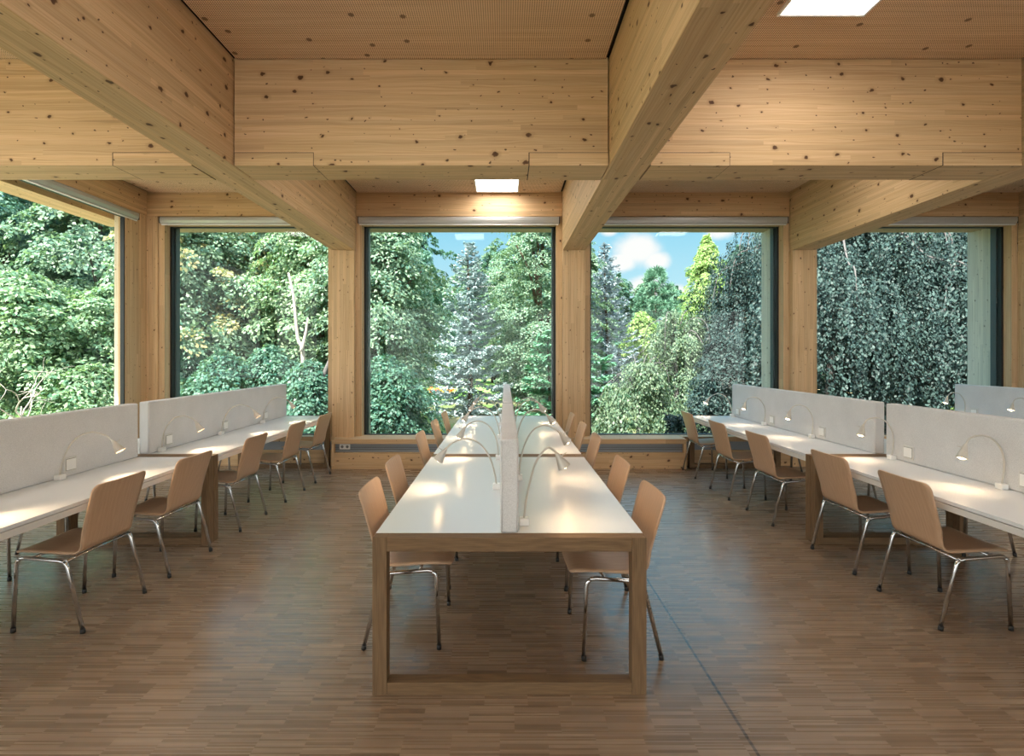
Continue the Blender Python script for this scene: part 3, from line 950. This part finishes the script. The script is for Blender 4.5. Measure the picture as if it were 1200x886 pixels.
def weeping(name, label, x, y, h, r, seed, mat, leaf=.09, nst=620, cat='tree', group=None, bark=BARKG, lo=.1, arches=7, sq=1.0, gap=.03):
    rng = np.random.default_rng(seed)
    root = empty(name, (x, y, GZ)); tag(root, label, cat, group)
    Ps, Ds, Ns = [], [], []
    nd = max(14, nst // 26)
    nt = max(10, nst // 70)
    for i in range(nd + nt):
        tier = i >= nd     # outer umbrella-like tiers over the inner curtains
        az0 = rng.random() * 2 * np.pi; q0 = rng.random() ** .5
        lob = 1 + .16 * math.sin(az0 * 4 + seed)
        cx, cy_ = r * q0 * lob * math.cos(az0), r * q0 * lob * math.sin(az0) * sq
        top = h * (1 - .62 * q0 ** 2.1) * rng.uniform(.62 if q0 > .5 else .85, 1.02)
        rs = rng.uniform(.14, .26) * r * (.8 + .4 * q0)
        if tier:
            rs *= 1.35
            cx, cy_, top = cx * .95, cy_ * .95, top * rng.uniform(.5, 1.02)
        else:
            cx, cy_ = cx * .82, cy_ * .82
        for j in range(44 if tier else 16):
            az = rng.random() * 2 * np.pi; qq = rng.random() ** .6
            px_, py_ = cx + rs * qq * math.cos(az), cy_ + rs * qq * math.sin(az)
            zt = top - rs * .75 * qq * qq
            if tier: ln = min(zt * .8, rng.uniform(.35, 1.0) * (.4 + rs))
            else: ln = zt * rng.uniform(.3, .6) if q0 < .75 else zt * rng.uniform(.5, .95)
            n = max(6, int(ln / gap * (1.3 if tier else 1.0)))
            s = rng.random(n) ** 1.25
            o = np.array([px_ * .6 / r + math.cos(az) * .7, py_ * .6 / r + math.sin(az) * .7, 0.0])
            o = o / max(np.linalg.norm(o), 1e-6)
            sw = rng.normal(size=2) * .1
            Ps.append(np.stack([px_ + o[0] * .1 * s + sw[0] * np.sin(s * 4) + rng.normal(size=n) * .05, py_ + o[1] * .1 * s + sw[1] * np.sin(s * 3) + rng.normal(size=n) * .05, zt - ln * s + rng.normal(size=n) * .04], 1))
            Ds.append(np.array([0, 0, -1.0]) + o * .45 + rng.normal(size=(n, 3)) * .4)
            Ns.append(o * .8 + np.array([0, 0, 1.0]) * (1.1 - .9 * s)[:, None] + rng.normal(size=(n, 3)) * .4)
    P, D, N = np.concatenate(Ps), np.concatenate(Ds), np.concatenate(Ns)
    s = leaf * rng.uniform(.6, 1.25, len(P))
    leaves('foliage', P, D, N, s, s * .6, mat, root)
    br = []
    for k in range(arches):
        az = rng.random() * 2 * np.pi; q = rng.uniform(.5, .9); R_ = r * q * .86
        z1 = h * (1 - .62 * q ** 2.1) + .05
        pts = [(0, 0, h * .5), (R_ * .35 * math.cos(az), R_ * .35 * math.sin(az) * sq, h * .92 * (1 - .2 * q)), (R_ * .75 * math.cos(az), R_ * .75 * math.sin(az) * sq, z1 + .22),
               (R_ * math.cos(az), R_ * math.sin(az) * sq, z1 - .15), (R_ * 1.08 * math.cos(az), R_ * 1.08 * math.sin(az) * sq, z1 - 1.2)]
        br.append((catmull(pts, 4), .005 * h))
    trunk_mesh('trunk', h * .8, .016 * h + .05, root, bark, rng, br)
    return root


def at_px(px, Y): return X_at(px, Y)


# --- outside the side window (room corner, layered hazels, dead branches)
broadleaf('hazel_bush', 'bright layered hazel bush filling the lower half of the side window', -10.6, 11.4, 4.2, 2.3, 11, LEAFB, .17, 250, 80, .02, 'dome', 'bush', flat=1.5)
broadleaf('hazel_bush', 'bright layered hazel bush behind the room corner post', -9.2, 12.3, 4.0, 1.9, 12, LEAFB, .17, 200, 80, .02, 'dome', 'bush', flat=1.5)
broadleaf('hazel_bush', 'low leafy hazel bush just outside the side window sill', -8.5, 10.7, 2.15, 1.1, 13, LEAFB, .14, 90, 80, .02, 'dome', 'bush', flat=1.3)
broadleaf('maple_tree', 'dark green tree towering over the hazels outside the side window', -15.2, 15.2, 8.2, 3.4, 14, LEAFD, .20, 360, 80)
broadleaf('maple_tree', 'green tree with hanging leaves at the top of the side window', -12.2, 15.8, 8.0, 2.8, 15, LEAF, .20, 330, 80)
mk = lambda px, Y: (at_px(px, Y), Y)
tw = random.Random(7)


def dead_branch(name, label, x, y, z0, n, seed):
    root = empty(name, (x, y, GZ)); tag(root, label, 'dead branch')
    rd = random.Random(seed)

    def grow(p, d, L, r, dep):
        pts = [Vector(p)]
        for k in range(4):
            d = (d + Vector((rd.gauss(0, .22), rd.gauss(0, .22), rd.gauss(0, .2) - .03))).normalized()
            pts.append(pts[-1] + d * L / 4)
        MB().tube(pts, [r * (1 - .5 * k / 4) for k in range(5)], 5).build('twig', TWIG, root)
        if dep:
            for k in range(rd.choice((2, 2, 3))):
                q = pts[rd.choice((2, 3, 4))]
                grow(q, (d + Vector((rd.gauss(0, .6), rd.gauss(0, .6), rd.gauss(0, .55)))).normalized(), L * rd.uniform(.55, .85), r * .62, dep - 1)
    for i in range(n):
        grow((rd.uniform(-.1, .1), 0, z0), Vector((rd.gauss(0, .55), rd.gauss(0, .3) - .15, .8)).normalized(), .85, .022, 3)
    MB().tube([(0, 0, 0), (.03, 0, z0 * .5), (0, 0, z0 + .05)], [.035, .03, .022], 6).build('stem', TWIG, root)
    return root


dead_branch('dead_branch', 'bleached tangle of dead branches outside the side window', -7.98, 8.75, .75, 3, 3)
dead_branch('dead_branch', 'bare pale twigs beside the low hazel bush', -8.05, 9.75, .55, 1, 5)

# --- window by the corner
broadleaf('maple_tree', 'green tree with a few yellowing sprays in the corner bay window', *mk(225, 15.0), 7.2, 2.5, 21, LEAF, .18, 330, 80, mat2=LEAFY)
broadleaf('maple_tree', 'broad green tree behind the pale forked trunk', *mk(305, 17.5), 8.0, 2.9, 22, LEAF, .19, 360, 80, mat2=LEAFY)
broadleaf('maple_tree', 'bright green tree partly behind the column beside the central window', *mk(375, 15.5), 7.3, 2.2, 23, LEAFB, .18, 300, 80)
for i, (px, Y, hh, rr) in enumerate(((205, 12.8, 2.7, 1.2), (262, 12.3, 2.4, 1.1), (318, 12.9, 2.6, 1.1), (366, 12.4, 2.2, .9))):
    broadleaf('understory_bush', ['deep green bush next to the corner post', 'deep green bush above the felt screen', 'deep green bush below the pale forked trunk', 'deep green bush beside the leaning grey trunk'][i],
              *mk(px, Y), hh, rr, 31 + i, LEAFD, .15, 110, 70, .02, 'dome', 'bush', trunk=False)


def bare_trunk(name, label, px, Y, pts, r, mat):
    """A bare stem through the picture points PTS (px, py) at distance Y, with extra limbs given as further lists."""
    root = empty(name, (at_px(px, Y), Y, GZ)); tag(root, label, 'tree trunk')
    for i, pl in enumerate(pts):
        q = [(at_px(a, Y) - at_px(px, Y), .05 * k, Z_at(b, Y) - GZ) for k, (a, b) in enumerate(pl)]
        q = catmull(q, 4)
        n = len(q); r0 = r * (1 if i == 0 else .75)
        MB().tube(q, [r0 * (1 - .6 * k / (n - 1)) for k in range(n)], 7).build('stem' if i == 0 else 'limb', mat, root)
    return root


bare_trunk('birch_trunk', 'pale forked birch trunk among the green trees', 355, 12.6, [[(355, 533), (354, 470), (353, 412), (346, 395), (340, 345), (333, 318)], [(353, 412), (357, 392), (359, 372)]], .065, BARKL)
bare_trunk('leaning_trunk', 'leaning grey trunk beside the column of the central window', 365, 12.2, [[(362, 536), (370, 470), (378, 440), (390, 410), (398, 380)]], .09, BARKG)

# --- central window
broadleaf('maple_tree', 'dense maple filling one side of the central window', *mk(436, 14.5), 7.4, 1.95, 41, LEAF, .17, 380, 85, .03)
broadleaf('understory_bush', 'dark leafy bush at the foot of the maple', *mk(452, 12.4), 2.3, 1.15, 42, LEAFD, .15, 130, 80, .02, 'dome', 'bush', trunk=False)
conifer('blue_spruce', 'blue spruce standing alone in the central window', *mk(550, 21.0), 7.1, 2.0, 43, NEEDB, .17, taper=.75, per=60)
broadleaf('larch_tree', 'tall light green tree behind the blue spruce', *mk(632, 23.0), 9.6, 2.7, 44, LEAF, .16, 420, 85, .04, 'oval', flat=1.2)
conifer('yew_tree', 'yew with flat dark boughs beside the column of the central window', *mk(643, 14.0), 3.1, 1.0, 45, NEEDY, .2, .05, .34, .6, 30, width=.4)
broadleaf('garden_bush', 'pale bush on the lawn behind the maple', *mk(505, 44.0), 3.3, 1.4, 46, LEAFC, .3, 70, 60, .02, 'dome', 'bush', trunk=False)
lw = NT('mown_lawn')
_c0 = lw.n('ShaderNodeTexCoord').outputs['Object']
_q = lw.n('ShaderNodeTexNoise', {'Vector': _c0, 'Scale': 6.0, 'Detail': 5.0}).outputs[0]
LAWN = lw.pbr(lw.mix(lw.ramp(_q, [(.3, 0.0), (.7, 1.0)]), (.16, .36, .07), (.30, .52, .13)), .9, spec=.1)
o = MB().box((-9.0, 27.5, -.82), (1.0, 52, -.79), 0).build('lawn', LAWN); struct(o, 'sunny mown lawn seen between maple and spruce', 'lawn')
FLOW = [leaf_mat('orange_petal', (.75, .16, .03), (.85, .35, .05), .3), leaf_mat('yellow_petal', (.85, .6, .08), (.9, .75, .2), .3)]
for i, px in enumerate((505, 512.5, 518, 526.5)):
    rng = np.random.default_rng(90 + i)
    root = empty('flower_clump', (at_px(px, 26.5), 26.5 + .1 * i, GZ))
    tag(root, ['orange flower clump next to the maple', 'orange and red flower clump, second from the maple', 'yellow flower clump, third from the maple', 'orange flower clump next to the blue spruce'][i], 'flowers')
    c = rng.normal(size=(60, 3)) * [.12, .12, .06] + [0, 0, .62]
    leaves('petals', c, sph(rng, 60), np.tile([0, -.6, .8], (60, 1)) + rng.normal(size=(60, 3)) * .4, np.full(60, .11), np.full(60, .1), FLOW[1 if i == 2 else 0], root)
    c = rng.normal(size=(160, 3)) * [.14, .14, .16] + [0, 0, .28]
    leaves('leaf_tuft', c, sph(rng, 160) + [0, 0, .8], sph(rng, 160), np.full(160, .16), np.full(160, .06), LEAFD, root)

# --- window showing the sky
conifer('grey_spruce', 'grey blue spruce against the sky beside the column', *mk(710, 24.0), 7.65, 2.2, 51, NEEDG, .17, .22, .30, taper=.8, per=60)
pine('pine_tree', 'round dark pine against the sky', *mk(769, 31.0), 7.4, 1.55, 52, NEEDP)
broadleaf('poplar_tree', 'tall yellow green conical tree against the sky', *mk(828, 33.0), 9.9, 1.85, 53, LEAFC, .2, 330, 80, .05, 'column')
weeping('weeping_tree', 'light green weeping tree in the middle of the sky window', *mk(792, 17.2), 4.25, 1.95, 54, LEAFP, .09, 700)
weeping('weeping_tree', 'low pale weeping bush above the window bench', *mk(748, 13.0), 2.55, 1.35, 55, LEAFP, .085, 480)
conifer('yew_tree', 'yew with flat dark boughs at the column of the sky window', *mk(690, 14.4), 3.0, 1.25, 56, NEEDY, .22, .05, .34, .6, 34, width=.4)
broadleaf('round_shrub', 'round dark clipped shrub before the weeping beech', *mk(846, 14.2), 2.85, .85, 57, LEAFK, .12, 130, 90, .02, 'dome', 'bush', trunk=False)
broadleaf('garden_bush', 'yellow green bush between grey spruce and pine', *mk(752, 27.0), 4.6, 1.3, 58, LEAFC, .2, 110, 70, .02, 'dome', 'bush')
weeping('weeping_tree', 'tall pale weeping tree between poplar and dark beech', *mk(846, 19.5), 5.6, 1.7, 59, LEAFP, .095, 560)
h_ = empty('clipped_hedge', (5.0, 10.6, GZ)); tag(h_, 'low dark clipped hedge behind the lamp lit tables', 'hedge')
rng = np.random.default_rng(60)
c = rng.uniform([-1.6, -.35, .0], [7.5, .35, 1.1], (16000, 3)); c[:, 2] = np.where(rng.random(16000) < .4, 1.1 + rng.normal(size=16000) * .03, c[:, 2]); c[:, 1] = np.where(rng.random(16000) < .4, -.35 + rng.normal(size=16000) * .03, c[:, 1]); c[:, 0] = np.where(rng.random(16000) < .1, -1.6 + rng.normal(size=16000) * .03, c[:, 0])
leaves('foliage', c, sph(rng, 16000), np.array([0, -.6, .6]) + rng.normal(size=(16000, 3)) * .5, rng.uniform(.06, .11, 16000), rng.uniform(.04, .06, 16000), LEAFK, h_)
MB().box((-1.3, -.22, 0), (7.2, .22, .8), 0).build('twig_core', BARK, h_)
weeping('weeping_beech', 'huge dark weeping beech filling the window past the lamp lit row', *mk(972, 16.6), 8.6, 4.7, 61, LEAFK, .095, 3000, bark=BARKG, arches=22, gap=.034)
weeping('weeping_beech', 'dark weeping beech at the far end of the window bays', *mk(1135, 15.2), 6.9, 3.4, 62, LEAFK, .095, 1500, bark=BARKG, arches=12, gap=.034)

# --- trees far behind: copies of two kinds, each turned and sized its own way
bgA = broadleaf('background_tree', 'x', 0, 0, 12.0, 3.6, 71, LEAF, .32, 320, 70, .02)
bgB = broadleaf('background_tree', 'x', 0, 0, 12.0, 3.6, 72, LEAFD, .32, 320, 70, .02)
ab = {bgA.name: 0, bgB.name: 0}
spots = [(-80, 26, 0.83, 0), (20, 24, 0.83, 1), (80, 26, 0.79, 0), (150, 24, 0.83, 1), (205, 27, 0.79, 0), (262, 25, 0.83, 1), (318, 27, 0.86, 0), (372, 25, 0.79, 1), (425, 28, 0.83, 0), (478, 40, 1.15, 1),
         (470, 56, 1.00, 0), (512, 60, 0.95, 1), (545, 58, 1.05, 0), (578, 46, 1.00, 1), (610, 30, 0.79, 0), (655, 29, 0.72, 1), (690, 44, 0.95, 0), (725, 46, 0.80, 1), (758, 48, 0.78, 0), (792, 50, 0.75, 1),
         (826, 48, 0.82, 0), (866, 40, 0.90, 1), (910, 30, 0.68, 0), (960, 28, 0.76, 1), (1020, 27, 0.79, 0), (1080, 27, 0.79, 1), (1150, 26, 0.79, 0), (1220, 25, 0.79, 1)]
rb = random.Random(9)
for i, (px, Y, sc, k) in enumerate(spots):
    src = (bgA, bgB)[k]
    if ab[src.name] == 0: o = src
    else: o = copy_tree(src)
    ab[src.name] += 1
    o.location = (at_px(px, Y), Y, GZ); o.rotation_euler = (0, 0, rb.uniform(0, 6.28)); o.scale = (sc * rb.uniform(.9, 1.1), sc * rb.uniform(.9, 1.1), sc)
    tag(o, ('deep green tree' if k else 'green tree') + ' in the distant belt of trees behind the garden', 'tree', 'distant deep green trees' if k else 'distant green trees')
# ================================================================ sky, sun, camera
w = bpy.data.worlds.new('garden_sky'); scene.world = w; w.use_nodes = True
t = w.node_tree; t.nodes.clear()
S = NT.__new__(NT); S.t = t; S.out = t.nodes.new('ShaderNodeOutputWorld')
dirv = S.n('ShaderNodeTexCoord').outputs['Generated']
sp = S.n('ShaderNodeSeparateXYZ', {0: dirv})
el = sp.outputs[2]
blue = S.ramp(el, [(0.0, (.72, .90, .95)), (.10, (.55, .85, .96)), (.24, (.30, .70, .92)), (1.0, (.16, .44, .74))])
# clouds: noise over the direction, plus one heap of cumulus low over the garden
nz = S.n('ShaderNodeTexNoise', {'Vector': S.n('ShaderNodeVectorMath', {0: dirv, 1: (2.2, 2.2, 5.5)}, operation='MULTIPLY').outputs[0], 'Scale': 1.6, 'Detail': 7.0, 'Roughness': .55}).outputs[0]
fine = S.n('ShaderNodeTexNoise', {'Vector': dirv, 'Scale': 9.0, 'Detail': 6.0, 'Roughness': .55}).outputs[0]


def heap(d, r, flat=1.5):
    v = Vector(d).normalized()
    df = S.n('ShaderNodeVectorMath', {0: dirv, 1: tuple(v)}, operation='SUBTRACT').outputs[0]
    df = S.n('ShaderNodeVectorMath', {0: df, 1: (1, 1, flat)}, operation='MULTIPLY').outputs[0]
    ln = S.n('ShaderNodeVectorMath', {0: df}, operation='LENGTH').outputs[1]
    q = S.math('ADD', S.math('DIVIDE', ln, r), S.math('MULTIPLY', S.math('SUBTRACT', fine, .5), 1.5))
    return S.ramp(q, [(.35, 1.0), (1.1, 0.0)], 'EASE')


cl = S.ramp(nz, [(.60, 0.0), (.82, .8)])
for d, r in (((.255, 1, .205), .058), ((.225, 1, .18), .034), ((.29, 1, .182), .034), ((.41, 1, .24), .03), ((.20, 1, .24), .02), ((.27, 1, .13), .04), ((.33, 1, .12), .03)):
    cl = S.math('MAXIMUM', cl, heap(d, r))
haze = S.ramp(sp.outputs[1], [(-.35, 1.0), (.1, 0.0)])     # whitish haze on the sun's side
sky = S.mix(S.math('MULTIPLY', haze, .8), S.mix(cl, blue, (1.0, .99, .98)), (1.0, .96, .90))
# the sky is brighter overhead and on the sun's side than low over the garden
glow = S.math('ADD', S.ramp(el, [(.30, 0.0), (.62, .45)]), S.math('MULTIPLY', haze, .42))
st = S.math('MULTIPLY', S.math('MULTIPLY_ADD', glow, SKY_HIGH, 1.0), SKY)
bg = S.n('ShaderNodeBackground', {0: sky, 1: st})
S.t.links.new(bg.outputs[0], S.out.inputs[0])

sd = bpy.data.lights.new('sun', 'SUN'); sd.energy = SUN; sd.angle = R(.6); sd.color = (1.0, .94, .84)
so = bpy.data.objects.new('sun', sd); COL.objects.link(so)
so.rotation_mode = 'QUATERNION'
so.rotation_quaternion = Vector((-.46, -.58, 1.0)).to_track_quat('Z', 'Y')

cam = bpy.data.cameras.new('camera'); co = bpy.data.objects.new('camera', cam); COL.objects.link(co)
co.location = (0, 0, H); co.rotation_euler = (R(90), 0, 0)
cam.sensor_width = 36.0; cam.sensor_fit = 'HORIZONTAL'; cam.lens = F / 1200 * 36
cam.shift_x = (600 - VX) / 1200; cam.shift_y = -(443 - VY) / 1200
cam.clip_start = .05; cam.clip_end = 400
scene.camera = co
vs = scene.view_settings
scene.display_settings.display_device = 'sRGB'
vs.view_transform = 'Standard'; vs.look = 'None'; vs.gamma = 1.0; vs.exposure = EXPO
try: vs.use_curve_mapping = False
except Exception: pass
cy = scene.cycles
cy.use_denoising = True
cy.max_bounces = 10; cy.diffuse_bounces = 5; cy.glossy_bounces = 4; cy.transmission_bounces = 4; cy.transparent_max_bounces = 12
cy.sample_clamp_indirect = 6.0
cy.caustics_reflective = True; cy.blur_glossy = .6; cy.caustics_refractive = False
